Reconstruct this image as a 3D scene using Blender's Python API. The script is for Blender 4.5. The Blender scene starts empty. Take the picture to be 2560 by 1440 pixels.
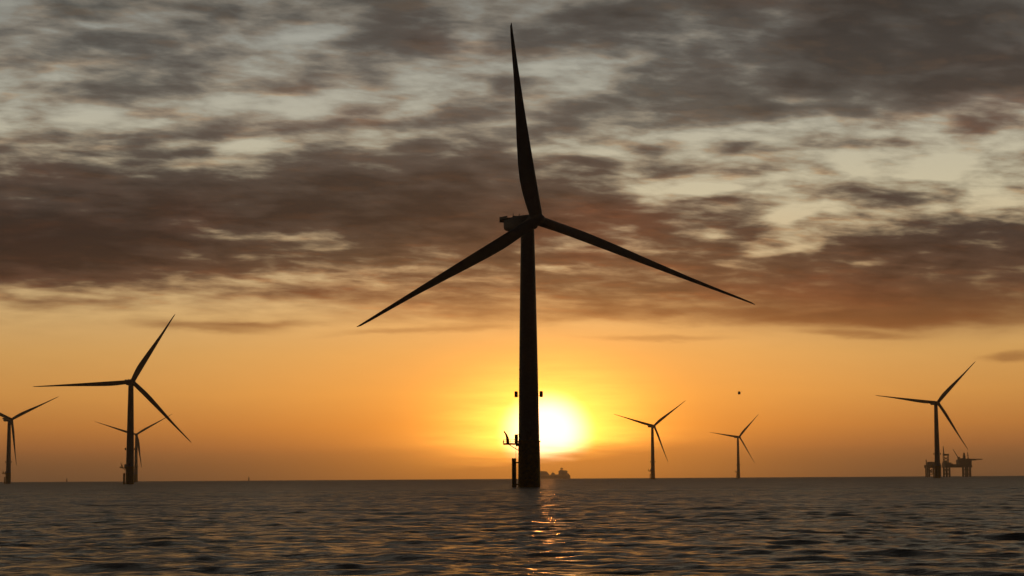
import bpy, bmesh, math
import numpy as np
from mathutils import Matrix, Vector
R = math.radians
scene = bpy.context.scene
col = scene.collection

# ------------------------------------------------------------------ camera
F = 5000.0                       # focal length in pixels of a 2560 px wide frame
EYE = 2.7                        # eye height above the sea
HOR = 1196.0                     # row of the horizon in a 1440 px high frame
PITCH = math.atan((HOR - 720) / F)
ROLL = math.atan(16 / 2560)
fwd = np.array([0, math.cos(PITCH), math.sin(PITCH)])
r0 = np.array([1.0, 0, 0]); u0 = np.cross(r0, fwd)
right = math.cos(ROLL) * r0 - math.sin(ROLL) * u0
up = np.cross(right, fwd)
cam_data = bpy.data.cameras.new('camera')
cam = bpy.data.objects.new('camera', cam_data)
col.objects.link(cam)
cam_data.sensor_width = 36.0
cam_data.lens = 36.0 * F / 2560
cam_data.clip_start = 0.5
cam_data.clip_end = 60000
m = Matrix.Identity(4)
for i in range(3):
    m[i][0] = right[i]; m[i][1] = up[i]; m[i][2] = -fwd[i]
m[2][3] = EYE
cam.matrix_world = m
scene.camera = cam


def azel(px, py):
    """direction seen at a frame position -> azimuth, elevation (in 1/5000 rad)"""
    d = fwd + right * (px - 1280) / F - up * (py - 720) / F
    d = d / np.linalg.norm(d)
    return F * math.atan2(d[0], d[1]), F * math.asin(d[2])


def s2l(c):
    return tuple(((v / 255 + 0.055) / 1.055) ** 2.4 if v > 10 else v / 255 / 12.92 for v in c)


# ------------------------------------------------------------------ render and exposure
scene.render.engine = 'CYCLES'
scene.view_settings.view_transform = 'Standard'
scene.view_settings.look = 'None'
scene.view_settings.exposure = 0.0
scene.view_settings.gamma = 1.0
scene.view_settings.use_curve_mapping = False
scene.cycles.max_bounces = 6
scene.cycles.volume_bounces = 1
scene.cycles.use_denoising = True
scene.cycles.sample_clamp_indirect = 8
scene.cycles.caustics_reflective = False

# ------------------------------------------------------------------ sun
SUN_U, SUN_V = azel(1366, 1092)
saz, sel = SUN_U / F, SUN_V / F
sun_dir = Vector((math.sin(saz) * math.cos(sel), math.cos(saz) * math.cos(sel), math.sin(sel)))
sun_data = bpy.data.lights.new('sun', 'SUN')
sun_data.energy = 0.02
sun_data.angle = R(0.53)
sun_data.color = (1.0, 0.33, 0.06)
sun = bpy.data.objects.new('sun', sun_data)
col.objects.link(sun)
sun.rotation_euler = sun_dir.to_track_quat('Z', 'Y').to_euler()

# ------------------------------------------------------------------ sky (world)
world = bpy.data.worlds.new('World')
scene.world = world
world.use_nodes = True
nt = world.node_tree
nt.nodes.clear()
L = nt.links.new


class Sock:
    """tiny algebra over math nodes"""
    def __init__(s, o): s.o = o
    def __add__(a, b): return mth('ADD', a, b)
    def __radd__(a, b): return mth('ADD', b, a)
    def __sub__(a, b): return mth('SUBTRACT', a, b)
    def __rsub__(a, b): return mth('SUBTRACT', b, a)
    def __mul__(a, b): return mth('MULTIPLY', a, b)
    def __rmul__(a, b): return mth('MULTIPLY', b, a)
    def __truediv__(a, b): return mth('DIVIDE', a, b)


def plug(v, s):
    if isinstance(v, Sock): L(v.o, s)
    else: s.default_value = v


def mth(op, a, b=None, c=None, clamp=False):
    n = nt.nodes.new('ShaderNodeMath'); n.operation = op; n.use_clamp = clamp
    plug(a, n.inputs[0])
    if b is not None: plug(b, n.inputs[1])
    if c is not None: plug(c, n.inputs[2])
    return Sock(n.outputs[0])


def smooth(x, a, b, lo=0.0, hi=1.0):
    n = nt.nodes.new('ShaderNodeMapRange'); n.interpolation_type = 'SMOOTHSTEP'
    plug(x, n.inputs['Value'])
    n.inputs['From Min'].default_value = a; n.inputs['From Max'].default_value = b
    n.inputs['To Min'].default_value = lo; n.inputs['To Max'].default_value = hi
    return Sock(n.outputs[0])


def combine(x, y, z=0.0):
    n = nt.nodes.new('ShaderNodeCombineXYZ')
    for v, s in zip((x, y, z), n.inputs): plug(v, s)
    return Sock(n.outputs[0])


def noise(vec, scale, detail=5, rough=0.55, dist=0.0, color=False):
    n = nt.nodes.new('ShaderNodeTexNoise'); n.noise_dimensions = '3D'
    plug(vec, n.inputs['Vector'])
    n.inputs['Scale'].default_value = scale; n.inputs['Detail'].default_value = detail
    n.inputs['Roughness'].default_value = rough; n.inputs['Distortion'].default_value = dist
    return Sock(n.outputs['Color'] if color else n.outputs['Fac'])


def ramp(x, lo, hi, stops):
    n = nt.nodes.new('ShaderNodeValToRGB')
    n.color_ramp.interpolation = 'LINEAR'
    f = mth('DIVIDE', x - lo, hi - lo, clamp=True)
    L(f.o, n.inputs[0])
    el = n.color_ramp.elements
    while len(el) < len(stops): el.new(0.5)
    for e, (p, c) in zip(el, stops):
        e.position = (p - lo) / (hi - lo)
    for e, (p, c) in zip(el, stops):
        e.position = (p - lo) / (hi - lo); e.color = (*s2l(c), 1)
    return Sock(n.outputs[0])


def mix(f, a, b, mode='MIX', clamp=True):
    n = nt.nodes.new('ShaderNodeMix'); n.data_type = 'RGBA'; n.blend_type = mode
    n.clamp_factor = clamp
    plug(f, n.inputs[0])
    for v, s in ((a, n.inputs[6]), (b, n.inputs[7])):
        if isinstance(v, Sock): L(v.o, s)
        else: s.default_value = (*v, 1)
    return Sock(n.outputs[2])


tc = nt.nodes.new('ShaderNodeTexCoord')
sep = nt.nodes.new('ShaderNodeSeparateXYZ')
L(tc.outputs['Generated'], sep.inputs[0])
X, Y, Z = (Sock(o) for o in sep.outputs)
U = mth('ARCTAN2', X, Y) * F                 # azimuth east of the view axis
V = mth('ARCSINE', Z) * F                    # elevation
front = smooth(Y, 0.0, 0.85)

# cloud layer coordinates: the layer seen in perspective, features flatten towards the horizon
z0 = mth('MAXIMUM', Z, 0.0) + 0.15
qx = X / z0; qy = Y / z0
q = combine(qx - qy * 0.12, qy, 0.0)
wob = noise(q, 1.1, 3, 0.5, color=True)
ws = nt.nodes.new('ShaderNodeSeparateXYZ'); L(wob.o, ws.inputs[0])
wx, wy = Sock(ws.outputs[0]) - 0.5, Sock(ws.outputs[1]) - 0.5
fine_w = noise(q, 5.0, 4, 0.6, color=True)
fs = nt.nodes.new('ShaderNodeSeparateXYZ'); L(fine_w.o, fs.inputs[0])
fx, fy = Sock(fs.outputs[0]) - 0.5, Sock(fs.outputs[1]) - 0.5
Uw = U + wx * 160 + fx * 110
Vw = V + wy * 60 + fy * 44
UV = combine(Uw, Vw)

# cloud banks (+) and openings (-): frame position, half width, half height, tilt in degrees, amount
BANKS = [
    (130, 520, 470, 170, 0, .75), (60, 600, 330, 110, 0, .35), (850, 440, 560, 95, 3, .55),
    (620, 500, 520, 90, -4, .35), (330, 640, 520, 75, -3, .60), (60, 650, 250, 60, 0, .3),
    (1120, 500, 430, 110, 2, .40), (1050, 640, 520, 110, 0, .42), (1250, 740, 520, 60, 0, .30), (1000, 560, 620, 120, 0, .28), (1400, 600, 400, 130, 0, .15),
    (200, 560, 300, 90, 0, .2), (1060, 470, 420, 70, 4, .2),
    (1600, 560, 480, 75, -4, .42), (1500, 520, 260, 50, -4, .22),
    (2350, 700, 470, 120, 6, .75), (2480, 600, 330, 60, 8, .50), (1900, 720, 420, 100, 0, .45),
    (2150, 600, 260, 45, 8, .35), (1650, 690, 330, 90, 0, .30), (2450, 770, 330, 50, -1, .35),
    (2330, 90, 480, 170, -8, .95), (1960, 190, 420, 95, 0, .70), (1650, 40, 340, 70, 0, .50),
    (2500, 190, 260, 60, 0, .40), (1450, 60, 230, 60, 0, .30),
    (2210, 490, 200, 34, -6, .55), (1010, 75, 150, 70, -8, .50), (370, 110, 260, 80, 15, .30),
    (300, 60, 500, 50, 5, .18), (450, 350, 190, 60, 6, .42), (250, 215, 250, 40, 10, .34),
    (760, 205, 200, 40, 12, .32), (560, 290, 160, 35, 12, .22), (1100, 297, 220, 24, 6, .50),
    (740, 305, 120, 22, 4, .30), (1440, 270, 130, 40, -4, .36), (1560, 255, 110, 40, -4, .34),
    (1340, 320, 160, 32, 0, .28), (1570, 415, 200, 36, -3, .42), (1650, 372, 100, 22, 0, .30),
    (1880, 428, 110, 22, 0, .34), (1880, 372, 110, 18, 0, .22), (2180, 365, 150, 14, -2, .22),
    (2480, 300, 160, 40, 10, .20), (2000, 285, 320, 28, 2, .25), (1750, 300, 200, 30, 0, .2),
    (500, 806, 210, 20, -2, .52), (310, 752, 110, 20, 0, .34), (85, 752, 120, 18, 3, .32),
    (700, 803, 170, 8, -1, .25), (1090, 826, 260, 11, 2, .38), (1640, 848, 190, 10, -1, .34),
    (2540, 889, 80, 16, 4, .50), (2150, 835, 150, 11, 0, .34), (1300, 790, 520, 22, 0, .30),
    (1950, 795, 500, 24, -1, .34), (900, 735, 420, 22, -3, .25), (120, 700, 330, 22, 0, .25),
    (640, 1145, 260, 16, 0, .10),
    # openings
    (330, 300, 420, 55, 8, -.30), (640, 250, 240, 40, 10, -.28), (330, 400, 0, 0, 0, 0),
    (445, 412, 190, 20, 9, -.52), (560, 380, 120, 26, 16, -.40), (1000, 235, 90, 45, 0, -.36), (90, 160, 240, 50, 6, -.20),
    (600, 165, 170, 35, 16, -.26), (780, 70, 180, 34, 14, -.22), (1160, 80, 50, 70, -30, -.34),
    (190, 140, 130, 24, 0, -.18), (620, 355, 230, 16, 2, -.30), (900, 330, 340, 20, 5, -.22),
    (2130, 400, 430, 75, 0, -.24), (2330, 440, 300, 50, -4, -.28), (1900, 330, 360, 40, 4, -.22),
    (2500, 230, 110, 20, 8, -.35), (1990, 252, 120, 14, -4, -.42), (1890, 215, 150, 34, 0, -.25),
    (1370, 215, 130, 60, 14, -.26), (1560, 150, 90, 18, 8, -.34), (1680, 475, 150, 24, 0, -.42),
    (1760, 110, 160, 26, 0, -.12), (1480, 380, 180, 20, 0, -.25),
    (520, 556, 66, 15, -20, -.42), (700, 593, 120, 16, 4, -.50), (585, 640, 48, 16, 0, -.45),
    (400, 545, 70, 12, 0, -.2), (640, 560, 60, 10, -15, -.22), (215, 490, 60, 30, 0, -.18),
    (700, 690, 170, 22, 6, -.30), (150, 690, 200, 22, 0, -.15), (2460, 512, 190, 22, 0, -.34),
    (1920, 636, 130, 9, 10, -.40), (2190, 662, 90, 11, 10, -.40), (1812, 606, 60, 8, 0, -.32),
    (2310, 690, 90, 8, 4, -.25), (1970, 555, 90, 20, 10, -.22), (2080, 545, 180, 14, 4, -.22),
    (1380, 672, 70, 9, 0, -.40), (1250, 690, 60, 22, 0, -.22), (1180, 700, 160, 14, 0, -.2),
    (1560, 620, 50, 8, 0, -.2), (900, 655, 120, 12, 6, -.18),
    (1700, 742, 120, 8, 6, -.2), (2060, 776, 160, 8, 6, -.18),
]
d = None
for (px, py, rx, ry, rot, amp) in BANKS:
    if amp == 0: continue
    cu, cv = azel(px, py)
    mp = nt.nodes.new('ShaderNodeMapping'); mp.vector_type = 'TEXTURE'
    L(UV.o, mp.inputs['Vector'])
    mp.inputs['Location'].default_value = (cu, cv, 0)
    mp.inputs['Rotation'].default_value = (0, 0, R(rot))
    mp.inputs['Scale'].default_value = (rx * 1.35, ry * 1.45, 1)
    g = nt.nodes.new('ShaderNodeTexGradient'); g.gradient_type = 'SPHERICAL'
    L(mp.outputs[0], g.inputs[0])
    s = smooth(Sock(g.outputs['Fac']), 0.0, 0.85, 0.0, amp)
    d = s if d is None else d + s

high = smooth(V, 330, 560)
texA = noise(q, 3.2, 4, 0.5, 0.3) - 0.5
texB = noise(combine(qx * 1.0 - qy * 0.2, qy * 1.05), 8.0, 5, 0.50, 0.25) - 0.5
texC = noise(combine(qx * 0.9 - qy * 0.15, qy * 1.15), 24.0, 5, 0.6, 0.2) - 0.5
# the same field sampled a little lower in the sky: undersides facing the low sun catch its light
texB2 = noise(combine(qx * 1.0 - qy * 0.2 - 0.012, qy * 1.05 + 0.055), 8.0, 5, 0.50, 0.25) - 0.5
texC2 = noise(combine(qx * 0.9 - qy * 0.15 - 0.004, qy * 1.15 + 0.018), 24.0, 5, 0.6, 0.2) - 0.5
texD = noise(combine(qx * 0.8 - qy * 0.25, qy * 1.0), 15.0, 4, 0.5, 0.2) - 0.5
under = (texB - texB2) * 2.6 + (texC - texC2) * 1.3
above = smooth(V, 1250, 2600)
dens = d * 1.12 + high * (0.24 + smooth(V, 620, 950) * 0.26 + texA * 0.9 + texB * 2.5 + texD * 1.5 + texC * 0.75) + texB * 0.10 + above * 0.3
cover = smooth(dens, -0.34, 1.10)
core = smooth(dens, 0.85, 2.0)

# clear air by elevation, then the broad warm light round the sun
clear = ramp(V, -50, 1500, [(-50, (88, 62, 42)), (8, (112, 76, 48)), (40, (135, 88, 50)), (80, (178, 111, 56)), (130, (208, 134, 62)),
                            (210, (227, 160, 80)), (310, (226, 172, 98)), (400, (221, 180, 118)), (520, (212, 184, 138)),
                            (700, (204, 192, 160)), (900, (184, 179, 160)), (1100, (164, 163, 152)), (1300, (130, 128, 119)), (1500, (90, 88, 82))])
cloud = ramp(V, 250, 1500, [(250, (150, 96, 50)), (380, (126, 80, 46)), (480, (92, 66, 50)), (600, (70, 58, 51)),
                            (750, (80, 70, 62)), (900, (98, 89, 80)), (1050, (90, 85, 79)), (1300, (70, 67, 62)), (1500, (44, 42, 40))])
du = U - SUN_U; dv = V - SUN_V


def gauss(su, sv, dvo=0.0):
    a = du / su; b = (dv - dvo) / sv
    return mth('EXPONENT', (a * a + b * b) * -1.0)


def tint(f, c):
    n = nt.nodes.new('ShaderNodeVectorMath'); n.operation = 'SCALE'
    n.inputs[0].default_value = c
    plug(f, n.inputs['Scale'])
    return Sock(n.outputs[0])


def vadd(a, b):
    n = nt.nodes.new('ShaderNodeVectorMath'); n.operation = 'ADD'
    L(a.o, n.inputs[0]); L(b.o, n.inputs[1])
    return Sock(n.outputs[0])


def vmul(a, f):
    n = nt.nodes.new('ShaderNodeVectorMath'); n.operation = 'SCALE'
    L(a.o, n.inputs[0]); plug(f, n.inputs['Scale'])
    return Sock(n.outputs[0])


warm = gauss(620, 330, 40)
clear = vadd(clear, tint(warm, (0.48, 0.13, -0.01)))
cloud = vadd(cloud, tint(gauss(700, 330, 130), (0.26, 0.10, 0.02)))
# rosy and bluish grey patches on the undersides of the clouds
hue = noise(q, 1.9, 4, 0.5) - 0.5
hue1 = smooth(hue, 0.0, 0.22) * high
hue2 = smooth(hue, 0.0, -0.22) * high
cloud = mix(hue1 * 0.8, cloud, (1.35, 0.98, 0.84), 'MULTIPLY')
cloud = mix(hue2 * 0.6, cloud, (0.86, 1.0, 1.04), 'MULTIPLY')
rim = smooth(dens, 0.2, 0.5) * smooth(dens, 0.8, 0.5) * high
body = mix(cover, clear, cloud)
body = mix(rim * 0.35, body, (1.18, 1.0, 0.86), 'MULTIPLY')
body = mix(core, body, (0.52, 0.50, 0.50), 'MULTIPLY')
lit = smooth(under, 0.05, 0.85) * high * smooth(dens, -0.1, 0.5)
shd = smooth(under, -0.05, -0.85) * high * smooth(dens, -0.1, 0.5)
body = mix(lit * 0.55, body, (1.75, 1.45, 1.20), 'MULTIPLY')
body = mix(shd * 0.45, body, (0.72, 0.74, 0.76), 'MULTIPLY')
# darker towards both sides of the low sky
body = vmul(body, 1.0 - smooth(mth('ABSOLUTE', du), 600, 1500) * smooth(V, 600, 200) * 0.10)

# the sun's own glare, cut by the low bank of thick air under it
veil = smooth(V + du * -0.10 + (texB * 40), 30, 92)
streak = noise(combine(U * 0.004, V * 0.045), 1.0, 4, 0.6)
glare = gauss(205, 125, 25) * 2.5 * (0.55 + streak * 0.9) + gauss(120, 60, 0) * 1.2 + gauss(300, 22, -8) * (streak * 1.2)
glare = glare * (veil * 0.985 + 0.015)
body = vadd(body, tint(glare, (1.0, 0.40, 0.050)))
body = vadd(body, tint(smooth(mth('SQRT', (du / 96) * (du / 96) + ((dv - 10) / 84) * ((dv - 10) / 84)), 1.38, 0.4) * 1.6 * (veil * 0.99 + 0.01), (1.0, 0.85, 0.72)))
body = vadd(body, tint(gauss(420, 110, -20) * 0.30, (1.0, 0.36, 0.03)))

# below the horizon and behind the viewer
down = ramp(V, -400, 0, [(-400, (20, 17, 14)), (0, (60, 44, 30))])
body = mix(smooth(V, -70, -20), down, body)
body = mix(front, (0.003, 0.003, 0.0035), body)

sky = nt.nodes.new('ShaderNodeTexSky')
sky.sky_type = 'NISHITA'; sky.sun_disc = False
sky.sun_elevation = sel; sky.sun_rotation = saz
sky.air_density = 1.0; sky.dust_density = 4.0; sky.ozone_density = 1.0
bg1 = nt.nodes.new('ShaderNodeBackground'); L(sky.outputs[0], bg1.inputs['Color']); bg1.inputs['Strength'].default_value = 0.001
bg2 = nt.nodes.new('ShaderNodeBackground'); L(body.o, bg2.inputs['Color']); bg2.inputs['Strength'].default_value = 1.0
ad = nt.nodes.new('ShaderNodeAddShader'); L(bg1.outputs[0], ad.inputs[0]); L(bg2.outputs[0], ad.inputs[1])
wo = nt.nodes.new('ShaderNodeOutputWorld'); L(ad.outputs[0], wo.inputs['Surface'])
world.cycles.sampling_method = 'MANUAL'; world.cycles.sample_map_resolution = 1024


# ------------------------------------------------------------------ materials
def material(name, color, rough=0.5, metallic=0.0, wear=0.15, scale=1.5):
    mt = bpy.data.materials.new(name); mt.use_nodes = True
    t = mt.node_tree; b = t.nodes['Principled BSDF']
    co = t.nodes.new('ShaderNodeTexCoord'); no = t.nodes.new('ShaderNodeTexNoise')
    no.inputs['Scale'].default_value = scale; no.inputs['Detail'].default_value = 6
    t.links.new(co.outputs['Object'], no.inputs['Vector'])
    rp = t.nodes.new('ShaderNodeValToRGB')
    rp.color_ramp.elements[0].position = 0.3; rp.color_ramp.elements[1].position = 0.75
    rp.color_ramp.elements[0].color = (*[c * (1 - wear) for c in color], 1)
    rp.color_ramp.elements[1].color = (*[min(1, c * (1 + wear)) for c in color], 1)
    t.links.new(no.outputs['Fac'], rp.inputs[0]); t.links.new(rp.outputs[0], b.inputs['Base Color'])
    b.inputs['Roughness'].default_value = rough; b.inputs['Metallic'].default_value = metallic
    return mt


M_paint = material('grey_turbine_paint', (0.27, 0.28, 0.29), 0.5)
M_blade = material('blade_gelcoat', (0.28, 0.29, 0.30), 0.45, scale=0.4)
M_yellow = material('yellow_marine_paint', (0.50, 0.30, 0.02), 0.55, wear=0.35)
M_steel = material('galvanised_steel', (0.18, 0.18, 0.18), 0.5, 0.6)
M_dark = material('dark_rusty_steel', (0.09, 0.06, 0.045), 0.7, wear=0.3, scale=0.6)
M_module = material('platform_cladding', (0.13, 0.10, 0.08), 0.7, wear=0.25, scale=0.4)
M_hull = material('ship_hull_paint', (0.10, 0.05, 0.04), 0.6, scale=0.1)
M_super = material('ship_superstructure_paint', (0.35, 0.33, 0.30), 0.6, scale=0.2)
M_body = material('helicopter_paint', (0.05, 0.03, 0.03), 0.4)


# ------------------------------------------------------------------ mesh helpers
def finish(name, bm, mat, parent=None, smoothf=False, world_m=None):
    bmesh.ops.recalc_face_normals(bm, faces=bm.faces)
    me = bpy.data.meshes.new(name); bm.to_mesh(me); bm.free()
    me.materials.append(mat)
    if smoothf:
        for p in me.polygons: p.use_smooth = True
        me.set_sharp_from_angle(angle=R(40))
    o = bpy.data.objects.new(name, me); col.objects.link(o)
    if parent: o.parent = parent
    if world_m is not None: o.matrix_local = world_m
    return o


def box(bm, x0, x1, y0, y1, z0, z1, bevel=0.0):
    r = bmesh.ops.create_cube(bm, size=1)
    for v in r['verts']:
        v.co = Vector(((x0 + x1) / 2 + v.co.x * (x1 - x0), (y0 + y1) / 2 + v.co.y * (y1 - y0), (z0 + z1) / 2 + v.co.z * (z1 - z0)))
    if bevel:
        es = list({e for v in r['verts'] for e in v.link_edges})
        bmesh.ops.bevel(bm, geom=es, offset=bevel, segments=2, affect='EDGES')


def tube(bm, p0, p1, ra, rb=None, n=10):
    rb = ra if rb is None else rb
    p0, p1 = Vector(p0), Vector(p1); ax = (p1 - p0).normalized()
    a = ax.orthogonal().normalized(); b = ax.cross(a)
    rings = []
    for p, r in ((p0, ra), (p1, rb)):
        rings.append([bm.verts.new(p + (a * math.cos(t) + b * math.sin(t)) * r) for t in [2 * math.pi * k / n for k in range(n)]])
    for k in range(n):
        bm.faces.new((rings[0][k], rings[0][(k + 1) % n], rings[1][(k + 1) % n], rings[1][k]))
    bm.faces.new(rings[0][::-1]); bm.faces.new(rings[1])


def lathe(bm, prof, n=48, axis='Z', cx=0, cy=0):
    rings = []
    for r, z in prof:
        ring = []
        for k in range(n):
            t = 2 * math.pi * k / n
            p = (r * math.cos(t), r * math.sin(t), z) if axis == 'Z' else (r * math.cos(t), z, r * math.sin(t))
            ring.append(bm.verts.new((p[0] + cx, p[1] + cy, p[2])))
        rings.append(ring)
    for i in range(len(rings) - 1):
        for k in range(n):
            bm.faces.new((rings[i][k], rings[i][(k + 1) % n], rings[i + 1][(k + 1) % n], rings[i + 1][k]))
    bm.faces.new(rings[0][::-1]); bm.faces.new(rings[-1])


def thing(name, label, cat, loc, group=None, kind=None):
    o = bpy.data.objects.new(name, None); col.objects.link(o)
    o.location = loc; o['label'] = label; o['category'] = cat
    o.empty_display_size = 5
    if group: o['group'] = group
    return o


# ------------------------------------------------------------------ sea
rng = np.random.default_rng(11)


def build_sea():
    r = [0.0]
    near = np.linspace(4, 30, 30)
    rr = [30.0]
    while rr[-1] < 12000:
        rr.append(rr[-1] + max(0.10, rr[-1] * 0.0022))
    rr = np.concatenate([near[:-1], np.array(rr)])
    rr[-1] = 12000
    fan = np.radians(np.arange(-24, 24.001, 0.075))
    rest = np.radians(np.arange(26, 335, 3.0))
    ang = np.concatenate([fan, rest])
    nr, na = len(rr), len(ang)
    A, RR = np.meshgrid(ang, rr)
    x = (RR * np.sin(A)).ravel(); y = (RR * np.cos(A)).ravel()
    dr = np.gradient(rr); dense = np.concatenate([np.ones(len(fan)), np.zeros(len(rest))])
    dense[:6] = np.linspace(0, 1, 6); dense[len(fan) - 6:len(fan)] = np.linspace(1, 0, 6)
    w = np.broadcast_to(dense, (nr, na)).ravel()
    spacing = np.repeat(np.maximum(dr, rr * np.radians(0.075)), na)
    z = np.zeros_like(x); dx = np.zeros_like(x); dy = np.zeros_like(x)
    N = 170
    lam = np.exp(np.linspace(math.log(0.5), math.log(42), N)) * rng.uniform(0.96, 1.04, N)
    main = R(252)                                  # the wind sea runs towards the viewer, slightly across
    th = main + rng.normal(0, 0.42, N) * np.clip(1.6 - lam / 30, 0.5, 1.4)
    k = 2 * np.pi / lam
    # equal slope variance per octave with a peak near 9 m, short waves fall off a little
    steep = 0.0025 * np.exp(-0.5 * (np.log(lam / 10) / 0.6) ** 2) + 0.0062 * np.exp(-0.5 * (np.log(lam / 3.0) / 0.7) ** 2) + 0.0130 * np.exp(-0.5 * (np.log(lam / 1.2) / 0.7) ** 2)
    amp = steep / k * SEA_AMP
    ph = rng.uniform(0, 2 * np.pi, N)
    for i in range(N):
        fade = np.clip((lam[i] / spacing - 2.0) / 2.0, 0, 1)
        idx = np.nonzero((fade > 0) & (w > 0))[0]
        if len(idx) == 0: continue
        cx, sy = math.cos(th[i]), math.sin(th[i])
        a = k[i] * (x[idx] * cx + y[idx] * sy) + ph[i]
        f = fade[idx] * w[idx] * amp[i]
        # groups: slow modulation so that crests are short and uneven
        f = f * (1 + 0.55 * np.sin(a * 0.13 + ph[(i * 7) % N]) * np.sin(0.12 * k[i] * (-x[idx] * sy + y[idx] * cx) + ph[(i * 5) % N]))
        z[idx] += f * np.cos(a)
        q_ = f * np.sin(a) * 0.9
        dx[idx] -= q_ * cx; dy[idx] -= q_ * sy
    x = x + dx; y = y + dy
    verts = np.stack([x, y, z], 1)
    verts = np.concatenate([verts, [[0, 0, 0]]])
    i = np.arange(nr - 1)[:, None] * na; j = np.arange(na)[None, :]; jn = (j + 1) % na
    quads = np.stack([i + j, i + jn, i + na + jn, i + na + j], -1).reshape(-1, 4)[:, ::-1]
    tris = np.stack([np.full(na, nr * na), (np.arange(na) + 1) % na, np.arange(na)], 1)[:, ::-1]
    me = bpy.data.meshes.new('sea')
    me.vertices.add(len(verts)); me.vertices.foreach_set('co', verts.astype(np.float32).ravel())
    loops = np.concatenate([quads.ravel(), tris.ravel()]).astype(np.int32)
    me.loops.add(len(loops)); me.loops.foreach_set('vertex_index', loops)
    nq, ntri = len(quads), len(tris)
    me.polygons.add(nq + ntri)
    start = np.concatenate([np.arange(nq) * 4, nq * 4 + np.arange(ntri) * 3]).astype(np.int32)
    me.polygons.foreach_set('loop_start', start)
    me.polygons.foreach_set('use_smooth', np.ones(nq + ntri, dtype=bool))
    me.update(calc_edges=True); me.validate()
    if me.polygons[0].normal.z < 0: me.flip_normals()
    o = bpy.data.objects.new('sea', me); col.objects.link(o)
    o['kind'] = 'structure'; o['label'] = 'choppy dark brown sea reaching the horizon'
    mt = bpy.data.materials.new('sea_water'); mt.use_nodes = True
    t = mt.node_tree; b = t.nodes['Principled BSDF']
    b.inputs['Base Color'].default_value = (0.024, 0.019, 0.013, 1)
    b.inputs['Roughness'].default_value = 0.10
    b.inputs['IOR'].default_value = 1.333
    co = t.nodes.new('ShaderNodeTexCoord')
    # ripples too small to draw far out widen the reflections there
    ln = t.nodes.new('ShaderNodeVectorMath'); ln.operation = 'LENGTH'; t.links.new(co.outputs['Object'], ln.inputs[0])
    lg = t.nodes.new('ShaderNodeMath'); lg.operation = 'LOGARITHM'; lg.inputs[1].default_value = 10; t.links.new(ln.outputs['Value'], lg.inputs[0])
    mr = t.nodes.new('ShaderNodeMapRange'); t.links.new(lg.outputs[0], mr.inputs['Value'])
    mr.inputs['From Min'].default_value = 1.95; mr.inputs['From Max'].default_value = 3.6
    mr.inputs['To Min'].default_value = 0.15; mr.inputs['To Max'].default_value = 0.44
    t.links.new(mr.outputs[0], b.inputs['Roughness'])
    mp = t.nodes.new('ShaderNodeMapping'); mp.inputs['Scale'].default_value = (0.55, 1.0, 1.0)
    mp.inputs['Rotation'].default_value = (0, 0, R(12))
    t.links.new(co.outputs['Object'], mp.inputs['Vector'])
    prev = None
    for sc, dist, det in ((0.028, 2.2, 6), (0.16, 0.27, 4), (0.9, 0.24, 4), (3.6, 0.075, 4), (9.0, 0.028, 3)):
        no = t.nodes.new('ShaderNodeTexNoise'); no.inputs['Scale'].default_value = sc
        no.inputs['Detail'].default_value = det; no.inputs['Roughness'].default_value = 0.55
        no.inputs['Distortion'].default_value = 0.4
        t.links.new(mp.outputs[0], no.inputs['Vector'])
        bu = t.nodes.new('ShaderNodeBump'); bu.inputs['Strength'].default_value = 1.0
        bu.inputs['Distance'].default_value = dist * BUMP
        t.links.new(no.outputs['Fac'], bu.inputs['Height'])
        if prev: t.links.new(prev.outputs[0], bu.inputs['Normal'])
        prev = bu
    t.links.new(prev.outputs[0], b.inputs['Normal'])
    me.materials.append(mt)
    return o


SEA_AMP = 1.2
BUMP = 2.0
build_sea()

# ------------------------------------------------------------------ wind turbines
def blade_mesh():
    st = [(0.0, 3.0, 3.0, -20), (2.0, 3.05, 2.9, -20), (5.5, 3.45, 2.0, -21), (9.0, 3.7, 1.35, -21), (12.5, 3.8, 1.0, -20),
          (17, 3.6, 0.8, -19), (24, 3.05, 0.62, -17), (30, 2.5, 0.48, -16), (36, 2.0, 0.38, -15), (42, 1.5, 0.28, -14),
          (50, 1.05, 0.18, -13), (56, 0.74, 0.12, -12), (59, 0.5, 0.08, -12), (60, 0.15, 0.03, -12)]
    bm = bmesh.new(); rings = []; n = 20
    for s, c, th, tw in st:
        rd = min(1.0, s / 10.0); ring = []
        for k in range(n):
            a = 2 * math.pi * k / n
            e = 0.5 * math.cos(a)                       # +0.5 leading edge
            y = 0.5 * math.sin(a) * th * (1 - 0.45 * rd * (0.5 - e))
            x = e * c + 1.5 * (1 - s / 60) - c / 2       # straight leading edge, bulging trailing edge
            t = R(tw); x, y = x * math.cos(t) - y * math.sin(t), x * math.sin(t) + y * math.cos(t)
            # prebend towards the wind
            y -= 1.4 * (s / 60) ** 2.2
            ring.append(bm.verts.new((x, y, s)))
        rings.append(ring)
    for i in range(len(rings) - 1):
        for k in range(n):
            bm.faces.new((rings[i][k], rings[i][(k + 1) % n], rings[i + 1][(k + 1) % n], rings[i + 1][k]))
    bm.faces.new(rings[0][::-1]); bm.faces.new(rings[-1])
    return bm


TP_H = 14.0           # height of the access platform


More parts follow.
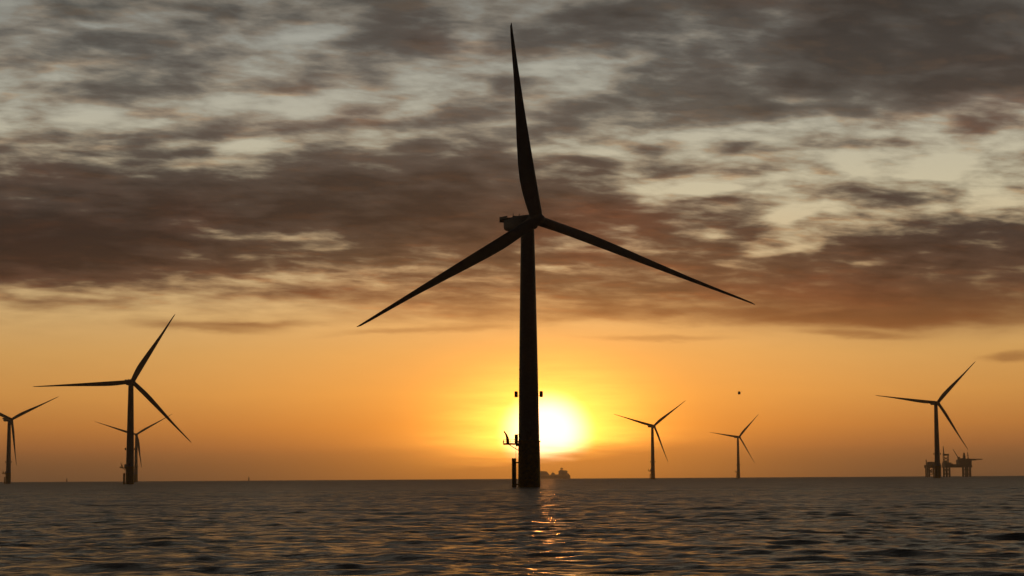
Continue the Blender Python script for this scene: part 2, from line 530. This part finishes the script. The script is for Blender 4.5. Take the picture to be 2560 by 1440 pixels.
def make_turbine(label, hub_z, yaw, a0, loc, group):
    t = thing('wind_turbine', label, 'wind turbine', loc, group)
    t.scale = (1.333, 1, 1)
    # tower, from the access platform to the nacelle (its own local origin at the platform)
    bm = bmesh.new()
    h = hub_z - 2.2
    prof = []
    for k in range(13):
        z = TP_H + (h - TP_H) * k / 12
        prof.append((2.34 + (1.53 - 2.34) * ((z - TP_H) / (h - TP_H)) ** 1.15, z))
    p2 = []
    for i, (r_, z_) in enumerate(prof):
        if i in (4, 8): p2 += [(r_, z_ - 0.12), (r_ + 0.05, z_ - 0.12), (r_ + 0.05, z_ + 0.12)]
        p2.append((r_, z_ if i not in (4, 8) else z_ + 0.121))
    lathe(bm, p2)
    tower = finish('tower', bm, M_paint, t, True)
    bm = bmesh.new(); box(bm, -0.5, 0.5, -2.42, -2.2, TP_H + 0.4, TP_H + 2.6, 0.05); finish('door', bm, M_steel, tower)
    bm = bmesh.new(); lathe(bm, [(2.52, -6), (2.50, 0), (2.46, 6), (2.42, TP_H - 0.5), (2.62, TP_H - 0.5), (2.62, TP_H - 0.2), (2.40, TP_H - 0.2), (2.38, TP_H)])
    finish('transition_piece', bm, M_yellow, t, True)
    # access platform with railing, cantilevered to the left
    bm = bmesh.new()
    zt = 13.2
    box(bm, -5.8, -2.1, -1.6, 1.6, zt - 0.5, zt, 0.03)
    box(bm, -2.9, -2.2, -1.2, 1.2, zt - 0.95, zt - 0.36)
    tube(bm, (-2.35, 1.3, zt - 2.2), (-4.6, 1.3, zt - 0.35), 0.09)
    tube(bm, (-2.35, -1.3, zt - 2.2), (-4.6, -1.3, zt - 0.35), 0.09)
    plat = finish('access_platform', bm, M_steel, t)
    bm = bmesh.new()
    pts = [(-2.6, -1.5), (-4.2, -1.5), (-5.7, -1.5), (-5.7, 0), (-5.7, 1.5), (-4.2, 1.5), (-2.6, 1.5)]
    for i, (px, py) in enumerate(pts):
        tube(bm, (px, py, zt), (px, py, zt + 1.1), 0.035, n=6)
        if i:
            for hz in (0.55, 1.1): tube(bm, (*pts[i - 1], zt + hz), (px, py, zt + hz), 0.025, n=6)
    box(bm, -5.86, -5.62, -1.5, 1.5, zt - 0.1, zt + 0.75)
    finish('railing', bm, M_yellow, plat)
    # davit crane on the outer corner
    bm = bmesh.new()
    cp = [(-4.75, 0.3, zt), (-4.82, 0.3, zt + 1.4), (-5.05, 0.3, zt + 2.4), (-5.6, 0.3, zt + 3.7)]
    for i in range(3): tube(bm, cp[i], cp[i + 1], (0.36, 0.34, 0.24)[i], (0.34, 0.24, 0.10)[i])
    tube(bm, (-5.6, 0.3, zt + 3.7), (-5.6, 0.3, zt + 3.0), 0.04, n=6)
    finish('davit_crane', bm, M_yellow, t, True)
    bm = bmesh.new(); box(bm, -3.25, -2.45, -0.8, 0.8, zt + 0.03, zt + 2.5, 0.06)
    box(bm, -3.1, -2.2, -0.5, 0.5, zt + 2.5, zt + 2.62)
    finish('equipment_cabinet', bm, M_paint, t)
    # boat landing: two fender tubes with a ladder between them
    bm = bmesh.new()
    for y0 in (-1.0, 1.0):
        xf = -3.42 + 0.17 * y0
        tube(bm, (xf, y0, -5), (xf, y0, 8.7), 0.30)
        for hz in (0.9, 7.4): tube(bm, (xf, y0, hz), (-2.2, y0 * 0.8, hz), 0.2)
    land = finish('boat_landing', bm, M_yellow, t, True)
    bm = bmesh.new()
    for y0 in (-0.3, 0.3): tube(bm, (-2.95, y0, -3), (-2.95, y0, 12.7), 0.05, n=6)
    for k in range(42): tube(bm, (-2.95, -0.3, -2.6 + k * 0.36), (-2.95, 0.3, -2.6 + k * 0.36), 0.025, n=5)
    finish('ladder', bm, M_steel, land)
    # lantern boxes on brackets round the tower
    for sx in (-1, 1):
        bm = bmesh.new()
        xc = sx * 2.82
        box(bm, xc - 0.38, xc + 0.38, -0.4, 0.4, 26.9, 28.7, 0.1)
        tube(bm, (sx * 1.9, 0, 27.3), (xc, 0, 27.3), 0.07, n=6)
        finish('tower_lantern', bm, M_steel, t)
    # nacelle, turned into the wind; local -Y points upwind
    yawm = Matrix.Translation((0, 0, hub_z)) @ Matrix.Rotation(yaw, 4, 'Z')
    tilt = Matrix.Rotation(R(-5), 4, 'X')
    bm = bmesh.new()
    nsec = 28; rings = []
    for yy, wd, ht, zc in ((8.0, 1.45, 1.5, .15), (7.85, 1.85, 1.95, .1), (7.0, 2.0, 2.15, 0.05), (2.5, 2.05, 2.3, 0), (-1.2, 2.0, 2.2, 0), (-2.1, 1.7, 1.85, 0), (-2.3, 1.5, 1.6, 0)):
        ring = []
        for k in range(nsec):
            a = 2 * math.pi * k / nsec
            c, s = math.cos(a), math.sin(a); pw = 0.55
            ring.append(bm.verts.new((wd * math.copysign(abs(c) ** pw, c), yy, zc + ht * math.copysign(abs(s) ** pw, s))))
        rings.append(ring)
    for i in range(len(rings) - 1):
        for k in range(nsec):
            bm.faces.new((rings[i][k], rings[i][(k + 1) % nsec], rings[i + 1][(k + 1) % nsec], rings[i + 1][k]))
    bm.faces.new(rings[0][::-1]); bm.faces.new(rings[-1])
    nac = finish('nacelle', bm, M_paint, t, True, yawm)
    bm = bmesh.new()
    box(bm, -2.1, 2.1, 5.3, 9.3, 1.75, 1.95)
    box(bm, -2.1, 2.1, 9.15, 9.3, 0.95, 2.6); box(bm, -2.1, -1.98, 5.8, 9.14, 1.96, 2.6); box(bm, 1.98, 2.1, 5.8, 9.14, 1.96, 2.6)
    finish('hoist_platform', bm, M_steel, nac)
    bm = bmesh.new()
    for xx in (-0.8, 0.8): tube(bm, (xx, 5.2, 2.0), (xx, 5.2, 3.3), 0.09, n=6)
    box(bm, -0.9, 0.9, 4.9, 5.3, 2.1, 2.6, 0.05)
    finish('weather_mast', bm, M_steel, nac)
    # hub and spinner
    bm = bmesh.new()
    lathe(bm, [(0.25, -6.3), (0.9, -6.1), (1.5, -5.5), (1.85, -4.6), (1.9, -3.4), (1.75, -2.6), (1.3, -2.4)], 32, 'Y')
    finish('hub', bm, M_paint, t, True, yawm @ tilt)
    global BLADE
    for k in range(3):
        if BLADE is None:
            b = finish('blade', blade_mesh(), M_blade, t, True); BLADE = b.data
        else:
            b = bpy.data.objects.new('blade', BLADE); col.objects.link(b); b.parent = t
        b.matrix_local = yawm @ tilt @ Matrix.Translation((0, -4.2, 0)) @ Matrix.Rotation(a0 + k * 2 * math.pi / 3, 4, 'Y') @ Matrix.Rotation(R(3), 4, 'X')
    return t


BLADE = None
G = 'wind turbines standing in the sea'
TURB = [
    ('largest and nearest wind turbine, standing in front of the low sun', 79.7, 29.3, -5.5, 600, 4.8),
    ('second largest wind turbine, with one blade pointing level to the left', 80.7, 18.6, 25.4, 1591, -303.6),
    ('wind turbine cut by the left edge, its nacelle seen side on', 81.9, 42, 59.8, 2582, -649.0),
    ('small distant wind turbine half hidden behind the tower of a larger one', 84.3, 7.6, 52.9, 3575, -671.5),
    ('thin wind turbine right of the sun, left of the smallest one', 84.6, 27.5, 47.6, 3205, 223.0),
    ('smallest wind turbine, far off below the dark speck in the sky', 85.8, 30.9, 38.6, 4185, 469.4),
    ('wind turbine near the right edge, standing in front of the offshore platforms', 86.2, 15.0, 37.6, 2309, 487.9),
]
for (lab, hz, psi, a0, D, X0) in TURB:
    make_turbine(lab, hz, R(psi), R(a0), (X0, D, 0), G)


# ------------------------------------------------------------------ offshore platforms (about 4.5 km off)
def point_at(px, py, D):
    dd = fwd + right * (px - 1280) / F - up * (py - 720) / F
    return np.array([0, 0, EYE]) + dd * D / dd[1]


D = 4500
MPP = D / F                                     # metres per frame pixel there
bx = point_at(2392, 1189, D)[0]
pl = thing('offshore_platform', 'larger offshore platform, with mast, crane and long boom, right of the turbine tower', 'offshore platform', (bx, D, 0))


def wx_(px): return (px - 2392) * MPP
def wz_(py): return (1190.5 - py) * MPP


for a, b in ((2362, 2365), (2369.5, 2372.5), (2409.5, 2413), (2420, 2424)):
    for y0 in (-14, 14):
        bm = bmesh.new(); tube(bm, ((wx_(a) + wx_(b)) / 2, y0, -8), ((wx_(a) + wx_(b)) / 2, y0, wz_(1167)), (wx_(b) - wx_(a)) / 2 + 0.7, n=14)
        finish('leg', bm, M_dark, pl, True)
for a, b in ((2363.5, 2371), (2411, 2422)):
    bm = bmesh.new()
    for y0 in (-14, 14):
        for z1, z2 in ((1188, 1178), (1178, 1168.5)):
            tube(bm, (wx_(a), y0, wz_(z1)), (wx_(b), y0, wz_(z2)), 0.8, n=8); tube(bm, (wx_(b), y0, wz_(z1)), (wx_(a), y0, wz_(z2)), 0.8, n=8)
    tube(bm, (wx_(a), -14, wz_(1178)), (wx_(a), 14, wz_(1178)), 0.8, n=8)
    finish('leg_bracing', bm, M_dark, pl)
bm = bmesh.new(); box(bm, wx_(2360), wx_(2426.5), -18, 18, wz_(1167.5), wz_(1161), 0.4)
for k in range(14):
    xx = wx_(2362 + k * 4.8); box(bm, xx, xx + 0.5, -18.6, 18.6, wz_(1161), wz_(1159.6))
finish('deck', bm, M_module, pl)
bm = bmesh.new()
box(bm, wx_(2395), wx_(2426), -16, 16, wz_(1161) + .01, wz_(1148), 0.3)
box(bm, wx_(2399), wx_(2410), -12, 8, wz_(1148) + .01, wz_(1144.5), 0.2); box(bm, wx_(2414), wx_(2424), -10, 12, wz_(1148) + .01, wz_(1145.5), 0.2)
quarters = finish('accommodation_block', bm, M_module, pl)
bm = bmesh.new(); box(bm, wx_(2409), wx_(2414), -4, 4, wz_(1145.5), wz_(1138)); tube(bm, (wx_(2411.5), 0, wz_(1139)), (wx_(2411.5), 0, wz_(1131)), 2.2, 1.8)
finish('exhaust_stack', bm, M_dark, quarters)
bm = bmesh.new(); tube(bm, (wx_(2421.5), 0, wz_(1146)), (wx_(2420.5), 0, wz_(1129)), 1.3, 0.6); tube(bm, (wx_(2418.5), 0, wz_(1137)), (wx_(2423), 0, wz_(1137)), 0.5)
finish('antenna_mast', bm, M_dark, quarters)
bm = bmesh.new()
box(bm, wx_(2359), wx_(2376), -13, 13, wz_(1161) + .01, wz_(1155), 0.2); box(bm, wx_(2360), wx_(2367), -9, 9, wz_(1155) + .01, wz_(1151), 0.2)
box(bm, wx_(2378), wx_(2382), -6, 6, wz_(1161) + .01, wz_(1157.5)); box(bm, wx_(2386), wx_(2388), -6, 6, wz_(1161) + .01, wz_(1159))
finish('process_module', bm, M_module, pl)
bm = bmesh.new()                                     # open lattice tower
for xx in (2360.5, 2371.5):
    for y0 in (-5, 5): tube(bm, (wx_(xx), y0, wz_(1155)), (wx_(xx), y0, wz_(1134)), 0.75, n=8)
for a, b in ((1155, 1148), (1148, 1141)):
    for y0 in (-5, 5):
        tube(bm, (wx_(2360.5), y0, wz_(a)), (wx_(2371.5), y0, wz_(b)), 0.45, n=6); tube(bm, (wx_(2371.5), y0, wz_(a)), (wx_(2360.5), y0, wz_(b)), 0.45, n=6)
box(bm, wx_(2359.5), wx_(2372.5), -6, 6, wz_(1138), wz_(1133.5))
lat = finish('lattice_tower', bm, M_dark, pl)
bm = bmesh.new(); tube(bm, (wx_(2361), 0, wz_(1134)), (wx_(2360), 0, wz_(1113.5)), 1.7, 0.5)
finish('mast', bm, M_dark, lat)
bm = bmesh.new(); tube(bm, (wx_(2395.5), -8, wz_(1148)), (wx_(2395.5), -8, wz_(1142.5)), 2.6, 2.2, n=14); box(bm, wx_(2393), wx_(2398.5), -11, -5, wz_(1144), wz_(1141))
crane = finish('crane', bm, M_dark, pl)
bm = bmesh.new()
for s in (-1, 1): tube(bm, (wx_(2394), -8 + s, wz_(1142)), (wx_(2382.5), -8 + s * 0.5, wz_(1122.5)), 0.75, 0.5, n=6)
for k in range(7):
    f = k / 6.0; p = Vector((wx_(2394), -8, wz_(1142))).lerp(Vector((wx_(2382.5), -8, wz_(1122.5))), f); tube(bm, p + Vector((0, -1, 0)), p + Vector((0.6, 1, 1.0)), 0.3, n=5)
finish('crane_boom', bm, M_dark, crane)
bm = bmesh.new()
for y0 in (-2.2, 2.2):
    tube(bm, (wx_(2425), y0, wz_(1150.5)), (wx_(2457), y0 * 0.4, wz_(1147.5)), 0.7, 0.45, n=8)
tube(bm, (wx_(2425), 0, wz_(1146.5)), (wx_(2457), 0, wz_(1146.6)), 0.7, 0.45, n=8)
for k in range(10):
    xx = wx_(2426 + 3.2 * k); tube(bm, (xx, -2.0 + k * .1, wz_(1150.3 - k * .28)), (xx + 2.4, 0, wz_(1146.5)), 0.4, n=5); tube(bm, (xx, 2.0 - k * .1, wz_(1150.3 - k * .28)), (xx + 2.4, 0, wz_(1146.5)), 0.4, n=5)
box(bm, wx_(2425), wx_(2440), -1.5, 1.5, wz_(1149.5), wz_(1147.2))
finish('flare_boom', bm, M_dark, pl)

px0 = 2334
bx2 = point_at(px0, 1189, D)[0]
p2 = thing('offshore_platform', 'smaller offshore platform peeping out left of the right wind turbine tower', 'offshore platform', (bx2, D, 0))


def wx2(px): return (px - px0) * MPP


for a in (2317.5, 2321.5, 2337, 2349):
    for y0 in (-10, 10):
        bm = bmesh.new(); tube(bm, (wx2(a), y0, -8), (wx2(a), y0, wz_(1167)), 1.6, n=12); finish('leg', bm, M_dark, p2, True)
for y0 in (-10, 10):
    bm = bmesh.new()
    tube(bm, (wx2(2318), y0, wz_(1170)), (wx2(2337), y0, wz_(1183)), 0.8, n=8); tube(bm, (wx2(2318), y0, wz_(1184)), (wx2(2337), y0, wz_(1183.5)), 0.8, n=8)
    tube(bm, (wx2(2337), y0, wz_(1168)), (wx2(2322), y0, wz_(1180)), 0.8, n=8)
    finish('leg_bracing', bm, M_dark, p2)
bm = bmesh.new(); box(bm, wx2(2314), wx2(2351), -13, 13, wz_(1168), wz_(1160.5), 0.3); finish('deck', bm, M_module, p2)
bm = bmesh.new(); box(bm, wx2(2318.5), wx2(2350), -11, 11, wz_(1160.5) + .01, wz_(1156), 0.2); box(bm, wx2(2321), wx2(2345), -9, 9, wz_(1156) + .01, wz_(1152.8), 0.2)
finish('process_module', bm, M_module, p2)
bm = bmesh.new(); tube(bm, (wx2(2317.2), 0, wz_(1160.5)), (wx2(2316.4), 0, wz_(1147)), 1.5, 1.0, n=8); finish('mast', bm, M_dark, p2)

# ------------------------------------------------------------------ ship on the horizon
D = 11500
MPP = D / F
sx = point_at(1384, 1195, D)[0]
ship = thing('cargo_ship', 'hazy ship on the horizon just right of the largest turbine tower', 'ship', (sx, D, 0))


def sxx(px): return (px - 1384) * MPP
def szz(py): return (1196.5 - py) * MPP


def extrude_profile(bm, pts, y0, y1):
    a = [bm.verts.new((x, y0, z)) for x, z in pts]; b = [bm.verts.new((x, y1, z)) for x, z in pts]
    n = len(pts)
    for i in range(n): bm.faces.new((a[i], a[(i + 1) % n], b[(i + 1) % n], b[i]))
    bm.faces.new(a); bm.faces.new(b[::-1])


bm = bmesh.new()
stn = [(1336, 0.3, 1186), (1341, 4, 1187.3), (1348, 9, 1188.5), (1358, 11, 1189), (1400, 11, 1189.3), (1418, 10.5, 1189), (1425.5, 8, 1188.5)]
rings = []
for px, hw, top in stn:
    zt = szz(top)
    rings.append([bm.verts.new((sxx(px) + (2.5 if px < 1345 else 0) * (1 - zz), yy * hw, -3 + (zt + 3) * zz)) for yy, zz in ((-1, 1), (-.85, .3), (0, 0), (.85, .3), (1, 1))])
for i in range(len(rings) - 1):
    for k in range(5):
        bm.faces.new((rings[i][k], rings[i][(k + 1) % 5], rings[i + 1][(k + 1) % 5], rings[i + 1][k]))
bm.faces.new(rings[0]); bm.faces.new(rings[-1][::-1])
finish('hull', bm, M_hull, ship)
bm = bmesh.new()
extrude_profile(bm, [(sxx(1396), szz(1189.2)), (sxx(1418), szz(1189.2)), (sxx(1417.5), szz(1181)), (sxx(1419), szz(1180.5)), (sxx(1418.5), szz(1177)), (sxx(1413), szz(1176.2)), (sxx(1400), szz(1176)), (sxx(1396.5), szz(1178))], -9.5, 9.5)
extrude_profile(bm, [(sxx(1418.2), szz(1188.8)), (sxx(1424.5), szz(1188.8)), (sxx(1421), szz(1184)), (sxx(1418.2), szz(1182))], -7, 7)
sup = finish('superstructure', bm, M_super, ship)
bm = bmesh.new(); tube(bm, (sxx(1404), 0, szz(1176)), (sxx(1404), 0, szz(1168)), 1.6, 0.6); box(bm, sxx(1400.5), sxx(1408), -3, 3, szz(1172.5), szz(1170.5)); box(bm, sxx(1401), sxx(1407), -4, 4, szz(1176) + .01, szz(1174))
finish('radar_mast', bm, M_super, sup)
bm = bmesh.new(); extrude_profile(bm, [(sxx(1346), szz(1188.9)), (sxx(1374), szz(1188.9)), (sxx(1371), szz(1183.5)), (sxx(1367), szz(1179)), (sxx(1356), szz(1177.4)), (sxx(1349), szz(1178.5))], -8, 8)
finish('forward_deckhouse', bm, M_super, ship)
bm = bmesh.new(); box(bm, sxx(1378.5), sxx(1387), -6, 6, szz(1189.2), szz(1183), 0.4); tube(bm, (sxx(1382.5), 0, szz(1183)), (sxx(1382.5), 0, szz(1180)), 3.2, 2.6, n=14)
box(bm, sxx(1374.5), sxx(1395.8), -7, 7, szz(1189.2), szz(1186.3), 0.3)
finish('midships_deckhouse', bm, M_super, ship)

# ------------------------------------------------------------------ marker posts far out
for px, hgt, D, lab in ((167, 11, 5200, 'tiny hazy marker post on the horizon, between the two turbines at far left'),
                        (622, 11, 5200, 'tiny hazy marker post standing alone on the horizon, left of centre')):
    p = point_at(px, 1200, D)
    mk = thing('marker_post', lab, 'marker post', (p[0], D, 0))
    bm = bmesh.new(); tube(bm, (0, 0, -5), (0, 0, 3.5), 1.3, 1.1, n=12); lathe(bm, [(2.4, 1.6), (2.4, 2.4)], 16); finish('base', bm, M_dark, mk)
    bm = bmesh.new()
    for a in range(3): tube(bm, (1.2 * math.cos(a * 2.094), 1.2 * math.sin(a * 2.094), 3.5), (0.4 * math.cos(a * 2.094), 0.4 * math.sin(a * 2.094), hgt - 1.5), 0.8, n=6)
    finish('mast', bm, M_dark, mk)
    bm = bmesh.new(); lathe(bm, [(0.9, hgt - 1.5), (0.9, hgt - 0.3), (0.4, hgt)], 12); finish('lantern', bm, M_steel, mk)

# ------------------------------------------------------------------ helicopter, seen head on as a speck
D = 2600
p = point_at(1848, 982.5, D)
he = thing('helicopter', 'tiny dark speck of a helicopter, alone in the sky above the smallest turbine', 'helicopter', tuple(p))
bm = bmesh.new()
bmesh.ops.create_uvsphere(bm, u_segments=20, v_segments=14, radius=1.0)
for v in bm.verts: v.co = Vector((v.co.x * 1.9, v.co.y * 3.9, v.co.z * 1.9))
tube(bm, (0, 2.2, 0.4), (0, 8.4, 0.9), 0.55, 0.2, n=10)
box(bm, -0.12, 0.12, 7.6, 8.8, 0.6, 2.6, 0.03)
box(bm, -0.75, 0.75, -1.4, 1.8, 1.3, 2.15, 0.25)
fus = finish('fuselage', bm, M_body, he, True)
bm = bmesh.new(); tube(bm, (0, 0, 1.5), (0, 0, 2.35), 0.16, n=8)
for k in range(4):
    a = 0.5 + k * math.pi / 2
    c, s = math.cos(a), math.sin(a)
    vs = [bm.verts.new((c * r_ - s * w_, s * r_ + c * w_, z_)) for z_ in (2.25, 2.31) for r_, w_ in ((0.2, -.18), (5.6, -.18), (5.6, .18), (0.2, .18))]
    bm.faces.new(vs[:4][::-1]); bm.faces.new(vs[4:])
    for i in range(4): bm.faces.new((vs[i], vs[(i + 1) % 4], vs[4 + (i + 1) % 4], vs[4 + i]))
finish('main_rotor', bm, M_dark, he)
for s in (-1, 1):
    bm = bmesh.new(); tube(bm, (s * 1.3, -2.0, -2.3), (s * 1.3, 2.0, -2.3), 0.08, n=8)
    for yy in (-1, 1): tube(bm, (s * 0.9, yy, -1.2), (s * 1.3, yy, -2.3), 0.06, n=6)
    finish('skid', bm, M_dark, he)

# ------------------------------------------------------------------ haze
bm = bmesh.new(); box(bm, -12500, 12500, -12500, 12500, -9, 165)
hm = bpy.data.materials.new('haze_air'); hm.use_nodes = True
t = hm.node_tree; t.nodes.clear()
pv = t.nodes.new('ShaderNodeVolumePrincipled'); ou = t.nodes.new('ShaderNodeOutputMaterial')
pv.inputs['Color'].default_value = (0.95, 0.90, 0.82, 1)
pv.inputs['Density'].default_value = 4.4e-5
pv.inputs['Anisotropy'].default_value = 0.82
t.links.new(pv.outputs[0], ou.inputs['Volume'])
hz_o = finish('haze', bm, hm)
hz_o['kind'] = 'stuff'; hz_o['label'] = 'thin warm sea haze'
